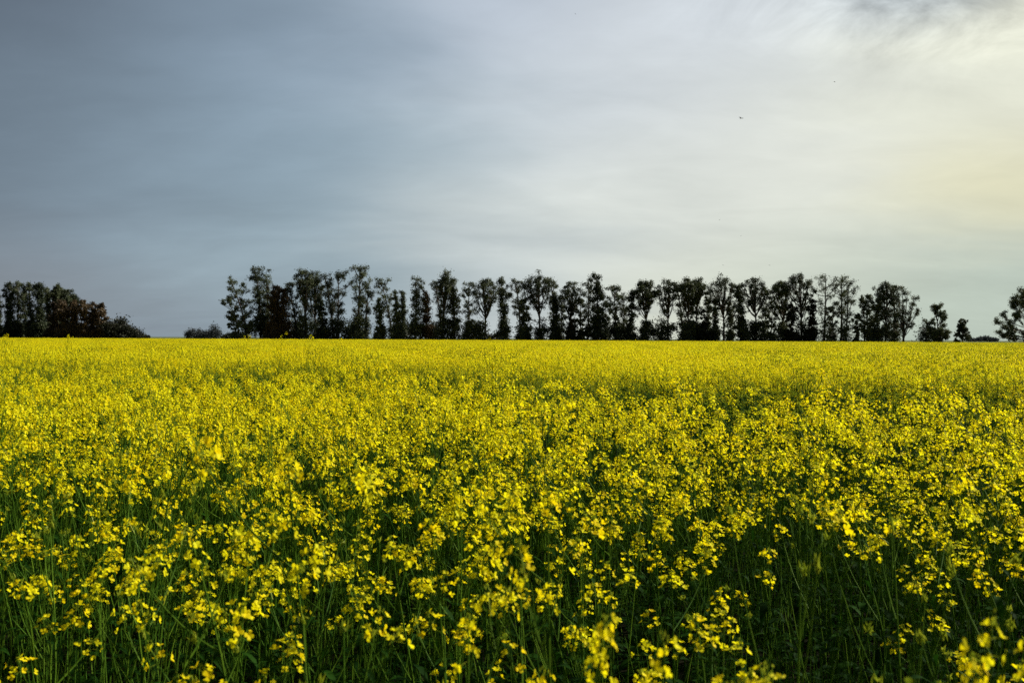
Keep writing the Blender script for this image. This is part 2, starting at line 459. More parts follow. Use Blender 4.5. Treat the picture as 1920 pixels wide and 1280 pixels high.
# ---- where plants stand
rng = np.random.default_rng(11)
def edge_y(x):
    """far edge of the taller, nearer stand: a narrow open strip runs behind it"""
    t = np.clip((x + 1.5) / 3.0, 0, 1); t = t * t * (3 - 2 * t)
    return 15.8 - 5.2 * t - 0.25 * np.clip(x - 1.5, 0, 14) + .5 * np.sin(x * 1.7)
def lowfreq(x, y):
    return (np.sin(x * .9 + y * .45 + .7) + np.sin(x * .37 - y * .8 + 2.1) + np.sin(x * 1.9 + y * 1.3 + 4.0) * .6) / 2.6
def height(x, y):
    z = 1.0 + .05 * lowfreq(x, y) + .09 * np.sin(x * 3.1 + y * .9) * np.sin(y * 2.3 - x * 1.7)
    dy = y - edge_y(x)
    z = z + .10 * np.clip(np.sin(x * 2.2 + 1.0) + .2, 0, 1) * np.exp(-((dy + .8) / .9) ** 2)
    z = z - (.05 + .17 * np.exp(-(np.maximum(dy, 0) / 5) ** 2)) * (dy > 0)
    return z
BARE = [(.62, 2.1, .27), (-.62, 1.9, .30), (-1.2, 2.4, .34), (1.25, 2.6, .34), (-.1, 2.7, .16), (.9, 2.9, .2)]   # thin places, some put in for vignette-dark lower corners: x, y, radius
def green(x, y):
    """share of plants that are hardly in flower"""
    dy = y - edge_y(x)
    g = .08 + .15 * np.clip(lowfreq(x * .5 + 3, y * .3), 0, 1) + .7 * np.clip(np.sin(x * 2.7 + y * .8) * np.sin(y * 1.9 - x * 1.1) - .25, 0, 1) * (y < 22)
    g = g + 1.35 * np.exp(-((dy - 4.6) / 4.6) ** 4) * np.interp(x, [-9, -6.5, 1, 5, 8], [.45, 1, 1, .7, .2]) * (.85 + .25 * np.sin(x * 1.1 + .6))
    g = g + np.interp(x / y, [.15, .5], [0, .38]) * np.interp(y, [8, 16], [0, 1])
    return np.clip(g, 0, .97)
def keep(x, y):
    k = np.ones(len(x), bool)
    e = edge_y(x)
    k &= ~((y > e) & (y < e + .9) & (x < 5))
    k &= rng.random(len(x)) < np.interp(y, [1.2, 2.2, 3.2, 6], [.36, .38, .56, 1.0])
    for bx, by, br in BARE: k &= (x - bx) ** 2 + (y - by) ** 2 > br * br
    return k
def scatter(x0, x1, y0, y1, cell, jit=.45):
    nx_, ny_ = int((x1 - x0) / cell), int((y1 - y0) / cell)
    X, Y = np.meshgrid(x0 + (np.arange(nx_) + .5) * cell, y0 + (np.arange(ny_) + .5) * cell)
    X = X.ravel() + rng.uniform(-jit, jit, X.size) * cell; Y = Y.ravel() + rng.uniform(-jit, jit, Y.size) * cell
    return X, Y
MIDEND, FIELD_END = 30.0, 285.0
X, Y = scatter(-20, 20, 1.3, MIDEND, .27)
m = (np.abs(X) < Y * .60 + 1.6) & keep(X, Y)
X, Y = X[m], Y[m]
Z = height(X, Y) * rng.uniform(.76, 1.09, len(X))
tall = rng.random(len(X)) < np.where((Y > 6) & (Y < edge_y(X)), .08, .03); Z[tall] *= rng.uniform(1.04, 1.2, tall.sum())
near = np.hypot(X, Y) < 2.3; Z[near] = np.minimum(Z[near], 1.04)
ROT = rng.uniform(0, 6.28, len(X)); TX = rng.normal(0, .05, len(X)); TY = rng.normal(0, .05, len(X))
inview = np.abs(X) < Y * .53 + .12
d = np.where(inview, np.hypot(X, Y), 1e9)
order = np.argsort(d)[:288]
ind = np.zeros(len(X), bool); ind[order] = True

GREEN0 = NMID + NPATCH * 2
FGROUP = "flowering rapeseed plants along the near edge of the field"
def place_plant(x, y, s, rz, tx, ty, var, label, sz=None):
    r = bpy.data.objects.new("rapeseed_plant", None); root_col.objects.link(r)
    r.empty_display_size = .1
    r.location = (x, y, 0); r.rotation_euler = (tx, ty, rz); r.scale = (sz or 1, sz or 1, s)
    tag(r, label, 'rapeseed plant', FGROUP)
    st, lf, fl = HI[var]
    obj("stem", st, r); obj("leaves", lf, r)
    for f in fl: obj("flower_head", f, r)
    return r
for n, i in enumerate(np.where(ind)[0]):
    place_plant(X[i], Y[i], Z[i], ROT[i], TX[i], TY[i], int(rng.integers(NVAR)) if rng.random() > green(X[i:i+1], Y[i:i+1])[0] * 1.2 + .04 else NVAR + int(rng.integers(NSPARSE)), "yellow flowering rapeseed plant standing in the front rows of the field")
SPECIAL = [
 (.10, 1.80, 1.08, .0, .0, 1, "rapeseed plant with the crowded golden heads low in the picture, just past centre"),
 (-.10, 1.95, 1.03, .02, .0, 4, "front rapeseed plant with loose golden heads just before the centre, low in view"),
 (.17, 1.38, 1.10, .0, .05, 8, "blurred rapeseed plant cut by the lower edge just past the centre"),
 (.43, 1.25, 1.10, .0, .0, 2, "blurred rapeseed plant barely reaching over the lower edge, first of two"),
 (.58, 1.36, 1.08, .0, .0, 6, "blurred rapeseed plant over the lower edge, second of two"),
 (.76, 1.42, 1.15, .0, .0, 10, "large blurred rapeseed plant in the lower corner by the dark gap"),
 (-4.35, 12.0, 1.38, .02, .0, 3, "tall rapeseed plant rising above the crop beneath the gap beside the dark grove"),
 (-.24, 13.0, 1.40, .0, .06, 5, "lone leaning rapeseed stem poking high above the mid field near its centre"),
 (-.42, 7.9, 1.2, .0, .0, 7, "tall bushy rapeseed plant at the far edge of the near stand, centre"),
 (.62, 8.2, 1.16, .0, .02, 1, "tall rapeseed plant with drooping heads beside the dark strip, right of centre"),
 (-.16, 3.3, 1.06, .0, .0, 9, "bright rapeseed plant with a crowded round head in the middle of the field"),
 (-15.3, 30.0, 1.54, 0, 0, 2, "tallest rapeseed plant, its head against the dark grove at the left edge"),
 (-8.1, 30.0, 1.52, 0, 0, 4, "rapeseed head standing up against the leaning first tree of the row"),
 (-7.0, 30.0, 1.54, 0, 0, 6, "rapeseed head standing up below the dense brown trees of the row"),
 (-6.2, 30.0, 1.55, 0, 0, 8, "rapeseed head standing up below the wide gap-crowned tree near row start"),
]
for (x, y, s, tx, ty, v, lab) in SPECIAL: place_plant(x, y, s, 1.0 + x, tx, ty, v, lab, sz=.75 if y < 2 else 1.0 if y < 20 else 1.15)

# the rest of the crop: one mass made of instanced plants
px_, py_, pz_, pr_, pk_, ptx, pty = [X[~ind]], [Y[~ind]], [Z[~ind]], [ROT[~ind]], [np.where(rng.random((~ind).sum()) < green(X[~ind], Y[~ind]), GREEN0 + rng.integers(0, NGREEN, (~ind).sum()), rng.integers(0, NMID, (~ind).sum()))], [TX[~ind]], [TY[~ind]]
Xl, Yl = scatter(-14, 14, 1.5, 11, .21)
m = np.abs(Xl) < Yl * .60 + 1.2; Xl, Yl = Xl[m], Yl[m]
px_.append(Xl); py_.append(Yl); pz_.append(rng.uniform(.5, 1.05, len(Xl)) * np.interp(Yl, [1.5, 3], [.8, 1])); pr_.append(rng.uniform(0, 6.28, len(Xl)))
pk_.append(GREEN0 + NGREEN + rng.integers(0, NLOW, len(Xl))); ptx.append(rng.normal(0, .08, len(Xl))); pty.append(rng.normal(0, .08, len(Xl)))
Xf, Yf = scatter(-185, 185, MIDEND, FIELD_END, PATCH, .12)
m = np.abs(Xf) < Yf * .56 + 4
Xf, Yf = Xf[m], Yf[m]
px_.append(Xf); py_.append(Yf); pz_.append(height(Xf, Yf) * rng.uniform(.96, 1.03, len(Xf)))
pr_.append(rng.uniform(0, 6.28, len(Xf))); pk_.append(NMID + rng.integers(0, NPATCH, len(Xf)) + NPATCH * (rng.random(len(Xf)) < green(Xf, Yf) * 1.3 + .12)); ptx.append(Xf * 0); pty.append(Xf * 0)
# scattered taller plants through the far crop
Xt, Yt = scatter(-120, 120, MIDEND, 150, 2.6, .5)
m = (np.abs(Xt) < Yt * .56 + 2) & (rng.random(len(Xt)) < .5); Xt, Yt = Xt[m], Yt[m]
px_.append(Xt); py_.append(Yt); pz_.append(1 + rng.gamma(1.3, .075, len(Xt))); pr_.append(rng.uniform(0, 6.28, len(Xt)))
pk_.append(rng.integers(0, NMID, len(Xt))); ptx.append(rng.normal(0, .05, len(Xt))); pty.append(rng.normal(0, .05, len(Xt)))
PX, PY, PZ, PR, PK, PTX, PTY = [np.concatenate(a) for a in (px_, py_, pz_, pr_, pk_, ptx, pty)]
me = bpy.data.meshes.new("rapeseed_crop")
me.vertices.add(len(PX)); me.vertices.foreach_set('co', np.stack([PX, PY, PX * 0], -1).ravel())
for nm, dt, arr in (("kind_id", 'INT', PK.astype(np.int32)), ("hs", 'FLOAT', PZ.astype(np.float32))):
    at = me.attributes.new(nm, dt, 'POINT'); at.data.foreach_set('value', arr)
at = me.attributes.new("rot", 'FLOAT_VECTOR', 'POINT'); at.data.foreach_set('vector', np.stack([PTX, PTY, PR], -1).ravel().astype(np.float32))
crop = obj("rapeseed_crop", me)
tag(crop, "dense mass of yellow flowering rapeseed filling the field to the tree row", "crop", kind='stuff')
ng = bpy.data.node_groups.new("crop_scatter", 'GeometryNodeTree')
ng.interface.new_socket("Geometry", in_out='INPUT', socket_type='NodeSocketGeometry')
ng.interface.new_socket("Geometry", in_out='OUTPUT', socket_type='NodeSocketGeometry')
G = NT(ng)
gi, go = G.node('NodeGroupInput'), G.node('NodeGroupOutput')
ci = G.node('GeometryNodeCollectionInfo'); ci.inputs['Collection'].default_value = crop_kinds
ci.inputs['Separate Children'].default_value = True; ci.inputs['Reset Children'].default_value = True
iop = G.node('GeometryNodeInstanceOnPoints'); iop.inputs['Pick Instance'].default_value = True
def named(nm, dt):
    o = G.node('GeometryNodeInputNamedAttribute', data_type=dt); o.inputs['Name'].default_value = nm
    return o.outputs['Attribute']
m2p = G.node('GeometryNodeMeshToPoints')
G.l.new(gi.outputs[0], m2p.inputs['Mesh'])
G.l.new(m2p.outputs[0], iop.inputs['Points']); G.l.new(ci.outputs[0], iop.inputs['Instance'])
G.l.new(named("kind_id", 'INT'), iop.inputs['Instance Index'])
e2r = G.node('FunctionNodeEulerToRotation'); G.l.new(named("rot", 'FLOAT_VECTOR'), e2r.inputs[0]); G.l.new(e2r.outputs[0], iop.inputs['Rotation'])
cs = G.node('ShaderNodeCombineXYZ'); cs.inputs[0].default_value = 1; cs.inputs[1].default_value = 1
G.l.new(named("hs", 'FLOAT'), cs.inputs[2]); G.l.new(cs.outputs[0], iop.inputs['Scale'])
G.l.new(iop.outputs[0], go.inputs[0])
md = crop.modifiers.new("crop_scatter", 'NODES'); md.node_group = ng

# ------------------------------------------------------------------ trees
def clump(mb, c, rx, rz, n, s, rng, m=0):
    n = int(n * 2.7)
    o = rng.normal(0, .56, (n, 3)) * np.array([rx, rx, rz * .9])
    C = np.asarray(c) + o
    u = unit(rng.normal(size=(n, 3))); v = unit(np.cross(u, rng.normal(size=(n, 3))))
    a = (s * rng.uniform(.6, 1.3, n))[:, None]; b = a * rng.uniform(.35, .7, (n, 1))
    mb.quads(np.stack([C - u * a, C - v * b, C + u * a, C + v * b], 1), m)

def bez(a, m_, b, n=6):
    t = np.linspace(0, 1, n)[:, None]
    return a * (1 - t) ** 2 + 2 * m_ * t * (1 - t) + b * t ** 2

def make_tree(kind, H, Wd, lean, skirt, dens, seed):
    rng = np.random.default_rng(seed)
    T, C = MB(), MB()
    def top(f):          # centre line of the trunk
        return np.array([lean * (f ** 1.6), rng_l[1] * f * f, H * f]) + np.array([math.sin(f * 5 + rng_l[0]) * .012 * H * f, 0, 0])
    rng_l = rng.uniform(-1, 1, 2)
    r0 = .012 * H + .1
    dist_leaf = .21
    def limb(b, e, r, puffs, rp, along=2, sag=.25):
        m_ = b * .45 + e * .55 + np.array([(e[0] - b[0]) * .22, (e[1] - b[1]) * .22, -(e[2] - b[2]) * sag])
        P = bez(b, m_, e)
        T.tube(P, np.linspace(r * 1.15, .07, len(P)), 4)
        clump(C, e, rp, rp * .95, int(34 * dens), dist_leaf, rng)
        for j in range(puffs):
            q = P[-1 - (j % 2)] + rng.normal(0, 1, 3) * np.array([rp, rp, rp * .7]) * .8
            T.tube([P[-2], (P[-2] + q) / 2, q], [.07, .05, .03], 3)
            clump(C, q, rp * rng.uniform(.6, .95), rp * rng.uniform(.6, .95), int(26 * dens), dist_leaf, rng)
        for j in range(along):
            q = P[rng.integers(2, 5)] + rng.normal(0, .25, 3)
            clump(C, q, rp * .5, rp * .6, int(12 * dens), dist_leaf * .9, rng)
    ft = .93 if kind in ('column', 'sparse', 'cone') else .72
    if kind in ('vase', 'sparse', 'column', 'cone'):
        fs = np.linspace(0, ft, 9)
        T.tube([top(f) - np.array([0, 0, .3 if f == 0 else 0]) for f in fs], np.interp(fs, [0, .1, ft], [r0 * 1.25, r0, r0 * .3]), 6)
    if kind == 'vase':
        n = int(9 + Wd * 1.1)
        c0 = top(.9)[0]
        for i in range(n):
            a = i * 2.4 + rng.uniform(-.4, .4); q = math.sqrt((i + .5) / n) * rng.uniform(.85, 1.05)
            f0 = rng.uniform(.36, .68)
            z = H * (.985 - .20 * q * q - rng.uniform(0, .05))
            e = np.array([top(.9)[0] + math.cos(a) * q * Wd * .85, math.sin(a) * q * Wd * .85, z])
            limb(top(f0), e, r0 * .5, 3, .040 * H * rng.uniform(.7, 1.3), 3)
        for i in range(int(n * .7)):
            a = rng.uniform(0, 6.28); f0 = rng.uniform(.3, .6); rr = Wd * rng.uniform(.25, .75)
            b = top(f0); e = b + np.array([math.cos(a) * rr, math.sin(a) * rr, H * rng.uniform(.1, .22)])
            limb(b, e, r0 * .3, 1, .04 * H, 1)
    elif kind == 'sparse':
        n = int(11 + Wd * 1.2)
        for i in range(n):
            f0 = .28 + .6 * (i + .5) / n + rng.uniform(-.04, .04); a = i * 2.4 + rng.uniform(-.5, .5)
            prof = np.interp(f0, [.28, .5, .75, .9], [.45, .7, 1.0, .55])
            rr = Wd * prof * rng.uniform(.45, 1.0)
            b = top(f0); e = b + np.array([math.cos(a) * rr, math.sin(a) * rr, min(H * rng.uniform(.06, .15), H * .97 - b[2])])
            limb(b, e, r0 * .32, int(rng.integers(1, 3)), .043 * H * rng.uniform(.8, 1.2), 1)
        limb(top(.85), np.array([top(1)[0], 0, H * .965]), r0 * .3, 3, .045 * H, 1)
    elif kind in ('column', 'cone'):
        n = int(H * 1.3)
        for i in range(n):
            f0 = .10 + .82 * (i + .5) / n; a = i * 2.4 + rng.uniform(-.6, .6)
            if kind == 'column': prof = np.interp(f0, [.1, .35, .7, .88, 1], [.75, .7, 1.0, .75, .25]) * (.66 + .42 * math.sin(f0 * (9 + seed % 11) + seed)) * (.75 + .35 * math.sin(f0 * 41 + a))
            else: prof = np.interp(f0, [.1, .3, .6, 1], [.8, 1.0, .7, .12])
            rr = Wd * prof * rng.uniform(.35, .9)
            b = top(f0); e = b + np.array([math.cos(a) * rr, math.sin(a) * rr, H * rng.uniform(.0, .07)])
            limb(b, e, r0 * .25, 1, .046 * H * rng.uniform(.75, 1.15), 1)
        limb(top(.88), np.array([top(1)[0], 0, H * .965]), r0 * .3, 2, .04 * H, 1)
        for i in range(int(n * .5)):
            clump(C, top(rng.uniform(.15, .85)), Wd * .42, .9, int(22 * dens), .36, rng)
    elif kind == 'fan':
        for i in range(9):
            a = -1 + 2 * (i + .5) / 9; ang = a * .9
            e = np.array([math.sin(ang) * Wd * 1.05, rng.uniform(-.45, .45) * Wd, H * (.99 - .42 * abs(a) ** 1.3)])
            limb(np.array([rng.uniform(-.15, .15), 0, H * rng.uniform(.08, .3)]), e, r0 * .55, 3, .05 * H, 4, .05)
            m_ = e * .65; limb(np.array([0, 0, H * .15]), m_ + rng.normal(0, .5, 3), r0 * .3, 2, .045 * H, 2, .05)
        T.tube([[0, 0, -.3], [0, 0, H * .12], [0.1, 0, H * .3]], [r0 * 1.3, r0 * 1.1, r0 * .7], 6)
    elif kind == 'broad':                           # wide low-limbed crown
        T.tube([top(f) for f in np.linspace(0, .6, 5)], np.linspace(r0 * 1.2, r0 * .5, 5), 6)
        for i in range(26 if Wd < 7 else 46):
            a = i * 2.4; f = rng.uniform(.12, .95)
            rr = Wd * np.interp(f, [.1, .3, .6, 1], [.9, 1.0, .75, .2]) * rng.uniform(.45, 1)
            e = np.array([math.cos(a) * rr, math.sin(a) * rr, H * f])
            limb(top(min(f * .6, .55)), e, r0 * .35, 4, .045 * H, 3, .1)
    elif kind == 'bush':
        T.tube([[0, 0, -.2], [.1, 0, H * .4], [.1, .1, H * .75]], [.18, .12, .05], 5)
        for i in range(int(10 + Wd * 3)):
            a = rng.uniform(0, 6.28); q = math.sqrt(rng.random()); f = rng.random()
            p = np.array([math.cos(a) * q * Wd * .8, math.sin(a) * q * Wd * .8, H * (.12 + .74 * f * math.sqrt(max(0, 1 - .75 * q * q)))])
            T.tube([[0, 0, H * .1], p * .6 + np.array([0, 0, H * .05]), p], [.08, .05, .03], 3)
            clump(C, p, .2 * H + .25, .17 * H + .2, int(44 * dens), .30, rng)
    if skirt and kind != 'bush':
        for i in range(int(skirt * 13 + 6)):
            a = rng.uniform(0, 6.28); f = rng.uniform(.04, .4); rr = Wd * rng.uniform(.1, .75) * (1 - f * .8)
            b = top(f * .8); e = b + np.array([math.cos(a) * rr, math.sin(a) * rr, H * rng.uniform(-.01, .05)])
            T.tube([b, (b + e) / 2, e], [.07, .05, .03], 3)
            clump(C, e, .055 * H, .05 * H, int(30 * dens), .28, rng)
    return T, C

HOR = lambda px: 634 + (px - 960) * .0047
def at_px(px, dist): return (px - 960) / F_PX * dist

EU, GR, FARG = "trees of the long windbreak row behind the field", "trees of the dark grove at the left edge", "small round trees far behind the field"
G_, B_, K_, F_ = M_GUM, M_GUM_BROWN, M_BUSH, M_FAR_HAZED
# px = foot, top row, half width (photo pixels at that distance), kind, lean of the top (px), skirt, density, material, distance, group, label
TREES = [
 (-6, 545, 14, 'column', 0, 1, 1, G_, 300, GR, "dark tree cut by the left edge of the picture"),
 (17, 529, 11, 'column', 0, 1, 1.1, G_, 298, GR, "slim dense dark tree, outermost whole one in the left grove"),
 (33, 528, 10, 'sparse', 0, 1, .8, G_, 301, GR, "thin see-through tree between two dense ones in the left grove"),
 (46, 546, 7, 'sparse', 0, 1.5, .8, G_, 305, GR, "short thin tree in the gap of the left grove"),
 (58, 530, 9, 'sparse', -3, 2, 1, G_, 300, GR, "narrow tree with loose tufted top beside the widest grove tree"),
 (75, 529, 15, 'column', 0, 2, 1.2, G_, 297, GR, "widest tall dense tree of the left grove with flat top"),
 (92, 539, 10, 'column', -3, 2, 1, G_, 303, GR, "lower dark tree just behind the widest grove tree"),
 (106, 533, 9, 'vase', 0, 3, 1.2, G_, 301, GR, "round-topped tree where the grove starts to step down"),
 (122, 540, 11, 'vase', 0, 3, 1.2, G_, 303, GR, "flat-topped dark tree behind the brown trees of the grove"),
 (137, 549, 10, 'vase', 0, 3, 1.2, G_, 306, GR, "last green top rising over the brown trees of the grove"),
 (100, 566, 14, 'column', 0, 4, 1.5, B_, 290, GR, "brownish tree in front, under the tallest grove tops"),
 (120, 563, 15, 'column', 0, 4, 1.5, B_, 289, GR, "reddish brown bushy tree in the middle of the left grove"),
 (140, 562, 15, 'column', 0, 4, 1.5, B_, 291, GR, "dense brown tree below the last green top of the grove"),
 (158, 562, 14, 'column', 0, 4, 1.5, B_, 290, GR, "rusty brown tree with rounded top past the green ones"),
 (175, 566, 14, 'column', 0, 4, 1.5, B_, 292, GR, "brown tree at the shoulder of the grove, second from its step"),
 (190, 569, 13, 'column', 0, 4, 1.6, B_, 291, GR, "last brown tree before the grove drops to dark shrubs"),
 (208, 591, 14, 'bush', 0, 0, 1.4, K_, 292, GR, "tallest dark shrub at the foot of the last brown tree"),
 (224, 594, 14, 'bush', 0, 0, 1.4, K_, 295, GR, "dark rounded shrub next to the tallest one"),
 (239, 600, 13, 'bush', 0, 0, 1.4, K_, 294, GR, "dark shrub near the low end of the grove"),
 (251, 611, 12, 'bush', 0, 0, 1.4, K_, 297, GR, "small dark shrub second from the end of the grove"),
 (266, 625, 10, 'bush', 0, 0, 1.4, K_, 298, GR, "tiny shrub at the very tip of the grove, beside open sky"),
 (358, 613, 9, 'bush', 0, 0, 1.3, F_, 420, FARG, "far bluish round tree, first of the small clump in the gap"),
 (373, 614, 7, 'bush', 0, 0, 1.3, F_, 424, FARG, "far bluish round tree, second of the small clump in the gap"),
 (388, 613, 8, 'bush', 0, 0, 1.3, F_, 420, FARG, "far bluish round tree beside the tallest of the small clump"),
 (402, 606, 9, 'bush', 0, 0, 1.4, F_, 415, FARG, "tallest far round tree of the small clump in the gap"),
 (428, 625, 16, 'bush', 0, 0, 1.3, K_, 315, EU, "low dark hedge-like bush before the first tree of the row"),
 (442, 590, 15, 'sparse', -4, 2, 1, G_, 296, EU, "short ragged tree under the leaning first tree of the row"),
 (463, 524, 22, 'sparse', -30, 1, 1.1, G_, 294, EU, "first tall tree of the row, leaning out to open sky"),
 (450, 560, 22, 'sparse', -24, 0, .8, G_, 300, EU, "thin tree with one long low branch behind the leaning first tree"),
 (489, 498, 20, 'column', -8, 1, 1.2, G_, 298, EU, "very tall dense tree just after the leaning first one"),
 (501, 513, 10, 'column', 1, 1, .8, G_, 302, EU, "thin pointed tree close behind the very tall dense one"),
 (512, 534, 12, 'column', 0, 2, 1.3, B_, 295, EU, "first of three brown tinged trees packed close together"),
 (521, 537, 12, 'column', 1, 2, 1.3, B_, 297, EU, "middle of three brown tinged trees packed close together"),
 (533, 541, 11, 'column', 0, 2, 1.2, B_, 296, EU, "last of three brown tinged trees, next to a pale gap"),
 (556, 529, 11, 'sparse', -13, 1, 1, G_, 300, EU, "dark trunked tree whose small top leans back over the gap"),
 (562, 546, 10, 'bush', 0, 3, 1.2, G_, 306, EU, "bushy dark tree hidden low behind the round-headed one"),
 (573, 503, 17, 'vase', -4, 1, 1.2, G_, 297, EU, "tall tree with big round head above the pale window of sky"),
 (590, 511, 14, 'vase', 3, 1, 1, G_, 301, EU, "tree with tufted flat crown right beside the round-headed one"),
 (604, 555, 15, 'column', 0, 2, 1.2, G_, 297, EU, "dense shorter tree below the arch between two high crowns"),
 (625, 512, 13, 'sparse', -12, 1, .9, G_, 300, EU, "thin tree with ragged flat top arching over a sky window"),
 (633, 509, 20, 'sparse', 0, 1, 1, G_, 298, EU, "tall wide-armed airy tree just before the tallest slim one"),
 (657, 593, 10, 'bush', 0, 1, 1, G_, 300, EU, "small wispy bush at the foot of the tallest slim tree"),
 (670, 498, 17, 'sparse', 5, 2, 1.2, G_, 296, EU, "tallest slim tree with mushroom head standing over its neighbours"),
 (684, 535, 10, 'sparse', 3, 1, 1, G_, 299, EU, "straight thin trunk with small head beside the mushroom-headed tree"),
 (712, 558, 15, 'column', 0, 2, 1.2, G_, 295, EU, "dense low cone-shaped tree after the first bright gap"),
 (735, 521, 12, 'sparse', -18, 0, 1, G_, 299, EU, "tree with curved trunk bending over the dense low cone-shaped one"),
 (745, 546, 12, 'column', 0, 2, 1.1, G_, 296, EU, "dark tree with square top where the curved trunk ends"),
 (755, 545, 8, 'column', 3, 1, .9, G_, 302, EU, "narrow pointed tree leaning slightly past the square-topped one"),
 (760, 597, 12, 'bush', 0, 0, 1.2, K_, 305, EU, "round bush below the narrow pointed tree"),
 (778, 519, 16, 'column', 1, 1, 1.1, G_, 297, EU, "tall ragged fir-shaped tree with a tiny ball top"),
 (798, 545, 9, 'column', -2, 2, 1.2, B_, 299, EU, "short brownish column close against the fir-shaped tree"),
 (812, 599, 12, 'bush', 0, 0, 1.1, K_, 303, EU, "bush filling the foot of the gap after the brownish column"),
 (828, 525, 7, 'sparse', -12, 0, .8, G_, 300, EU, "very thin bare tree leaning away from the twin-topped one"),
 (830, 510, 15, 'vase', 3, 1, 1, G_, 297, EU, "tall twin-topped tree with bright slit in its crown"),
 (852, 519, 15, 'column', 0, 1, 1.1, G_, 298, EU, "dark broad-shouldered tree right behind the twin-topped one"),
 (878, 529, 11, 'sparse', 0, 2, 1, G_, 298, EU, "slender even-sided airy tree standing by itself in the row"),
 (894, 588, 12, 'bush', 0, 1, 1.3, G_, 297, EU, "dark heap of a bush before the V-shaped tree"),
 (909, 519, 20, 'vase', 3, 0, 1, G_, 296, EU, "V-shaped tree with two bare diverging stems"),
 (930, 622, 22, 'bush', 0, 0, 1.4, K_, 306, EU, "long low dark bush at the foot of the V-shaped tree"),
 (945, 519, 14, 'column', -2, 1, 1, G_, 298, EU, "full-crowned tree just after the V-shaped one"),
 (976, 525, 13, 'sparse', -10, 0, 1, G_, 301, EU, "tree with bowed bare stem leaning back over a bushy foot"),
 (982, 560, 15, 'column', 0, 3, 1.3, G_, 295, EU, "dense dark lower tree hiding the bowed stem's base"),
 (1012, 513, 26, 'vase', -2, 1, 1.05, G_, 297, EU, "broad fan-crowned tree, widest of the row's middle"),
 (1038, 520, 11, 'sparse', -5, 1, 1, G_, 300, EU, "leaning tree touching the broad fan crown over a sky triangle"),
 (1041, 553, 11, 'column', 0, 2, 1.2, G_, 296, EU, "dark column standing under the leaning tree past the fan crown"),
 (1051, 553, 7, 'sparse', 0, 1, .9, G_, 302, EU, "small pointed tree between the dark column and the open-crowned one"),
 (1068, 527, 17, 'vase', 4, 1, .8, G_, 299, EU, "open-crowned tree with many bare upright twigs"),
 (1070, 573, 12, 'column', 0, 2, 1.3, K_, 294, EU, "dark bushy tree in front of the open twiggy crown"),
 (1088, 560, 9, 'sparse', 0, 2, 1.1, G_, 301, EU, "short ragged tree between twiggy crown and half-bare one"),
 (1102, 528, 10, 'sparse', -2, 1, .6, G_, 299, EU, "half-bare thin tree leaning on the big dense club-shaped one"),
 (1120, 514, 19, 'column', 2, 2, 1.4, G_, 296, EU, "big dense club-shaped tree, darkest crown of the row"),
 (1136, 566, 9, 'sparse', 2, 1, 1, G_, 302, EU, "low feathery tree at the shoulder of the club-shaped one"),
 (1154, 535, 11, 'sparse', -1, 2, 1.1, G_, 298, EU, "round-tipped tree, first of the lower three past the club-shaped tree"),
 (1170, 552, 10, 'sparse', 0, 2, 1.1, G_, 300, EU, "shortest, middle one of the lower three past the club-shaped tree"),
 (1182, 542, 10, 'column', 0, 2, 1.1, G_, 297, EU, "spiky one, last of the lower three past the club-shaped tree"),
 (1211, 524, 20, 'vase', -1, 2, 1.4, G_, 296, EU, "tall goblet-shaped tree with a dense straight stem"),
 (1240, 590, 11, 'bush', 0, 1, 1, G_, 300, EU, "ragged bush after the goblet-shaped tree"),
 (1252, 523, 17, 'vase', 0, 1, .95, G_, 297, EU, "vase-shaped tree with a small square tuft on top"),
 (1281, 530, 12, 'sparse', -10, 1, 1, G_, 300, EU, "slanting tree crossing the bright gap after the square-tufted one"),
 (1290, 521, 13, 'vase', 0, 2, 1.2, G_, 296, EU, "dark twin tree, first of a close pair with touching crowns"),
 (1304, 521, 14, 'vase', 0, 2, 1.2, G_, 298, EU, "dark twin tree, second of a close pair with touching crowns"),
 (1322, 580, 11, 'column', 0, 2, 1.1, K_, 295, EU, "low dark tree at the foot of the close pair"),
 (1328, 556, 7, 'sparse', 0, 1, 1, G_, 301, EU, "small narrow tree under the umbrella crown's outer edge"),
 (1340, 558, 9, 'column', 0, 2, 1.1, G_, 299, EU, "short column standing close under the umbrella crown"),
 (1357, 517, 29, 'vase', -2, 0, .85, G_, 297, EU, "umbrella-crowned tree on one long thin bare stem"),
 (1370, 566, 9, 'column', 0, 1, 1, G_, 301, EU, "small dark tree just past the umbrella tree's bare stem"),
 (1391, 534, 14, 'column', -5, 1, 1.2, G_, 296, EU, "dark pointed tree with one arm reaching back to the umbrella crown"),
 (1418, 520, 26, 'vase', -3, 2, 1.1, G_, 298, EU, "thick-stemmed tree with wide uneven crown after the dark pointed one"),
 (1432, 545, 11, 'sparse', 7, 1, .8, G_, 302, EU, "faint airy tree on the far side of the thick-stemmed one"),
 (1445, 572, 12, 'sparse', 3, 1, 1.1, G_, 298, EU, "short lollipop-like tree in front of the widest dense crown"),
 (1470, 527, 16, 'vase', -7, 2, 1.3, G_, 299, EU, "dense drooping tree shoulder to shoulder with the largest round crown"),
 (1482, 570, 17, 'column', 0, 2, 1.3, K_, 294, EU, "dark undergrown tree below the largest round crown"),
 (1503, 514, 30, 'vase', -3, 1, 1.25, G_, 297, EU, "largest round crown of the row on a pale bare stem"),
 (1520, 560, 14, 'column', 0, 2, 1.3, K_, 295, EU, "dense dark lower tree past the pale bare stem"),
 (1545, 515, 20, 'sparse', 3, 1, .8, G_, 299, EU, "open airy tree with many slim rising limbs"),
 (1560, 575, 9, 'sparse', 0, 1, 1, G_, 302, EU, "small shrubby tree between the two open airy trees"),
 (1577, 517, 12, 'sparse', 1, 0, .8, G_, 298, EU, "first of two slim bare-stemmed trees before the wide gap"),
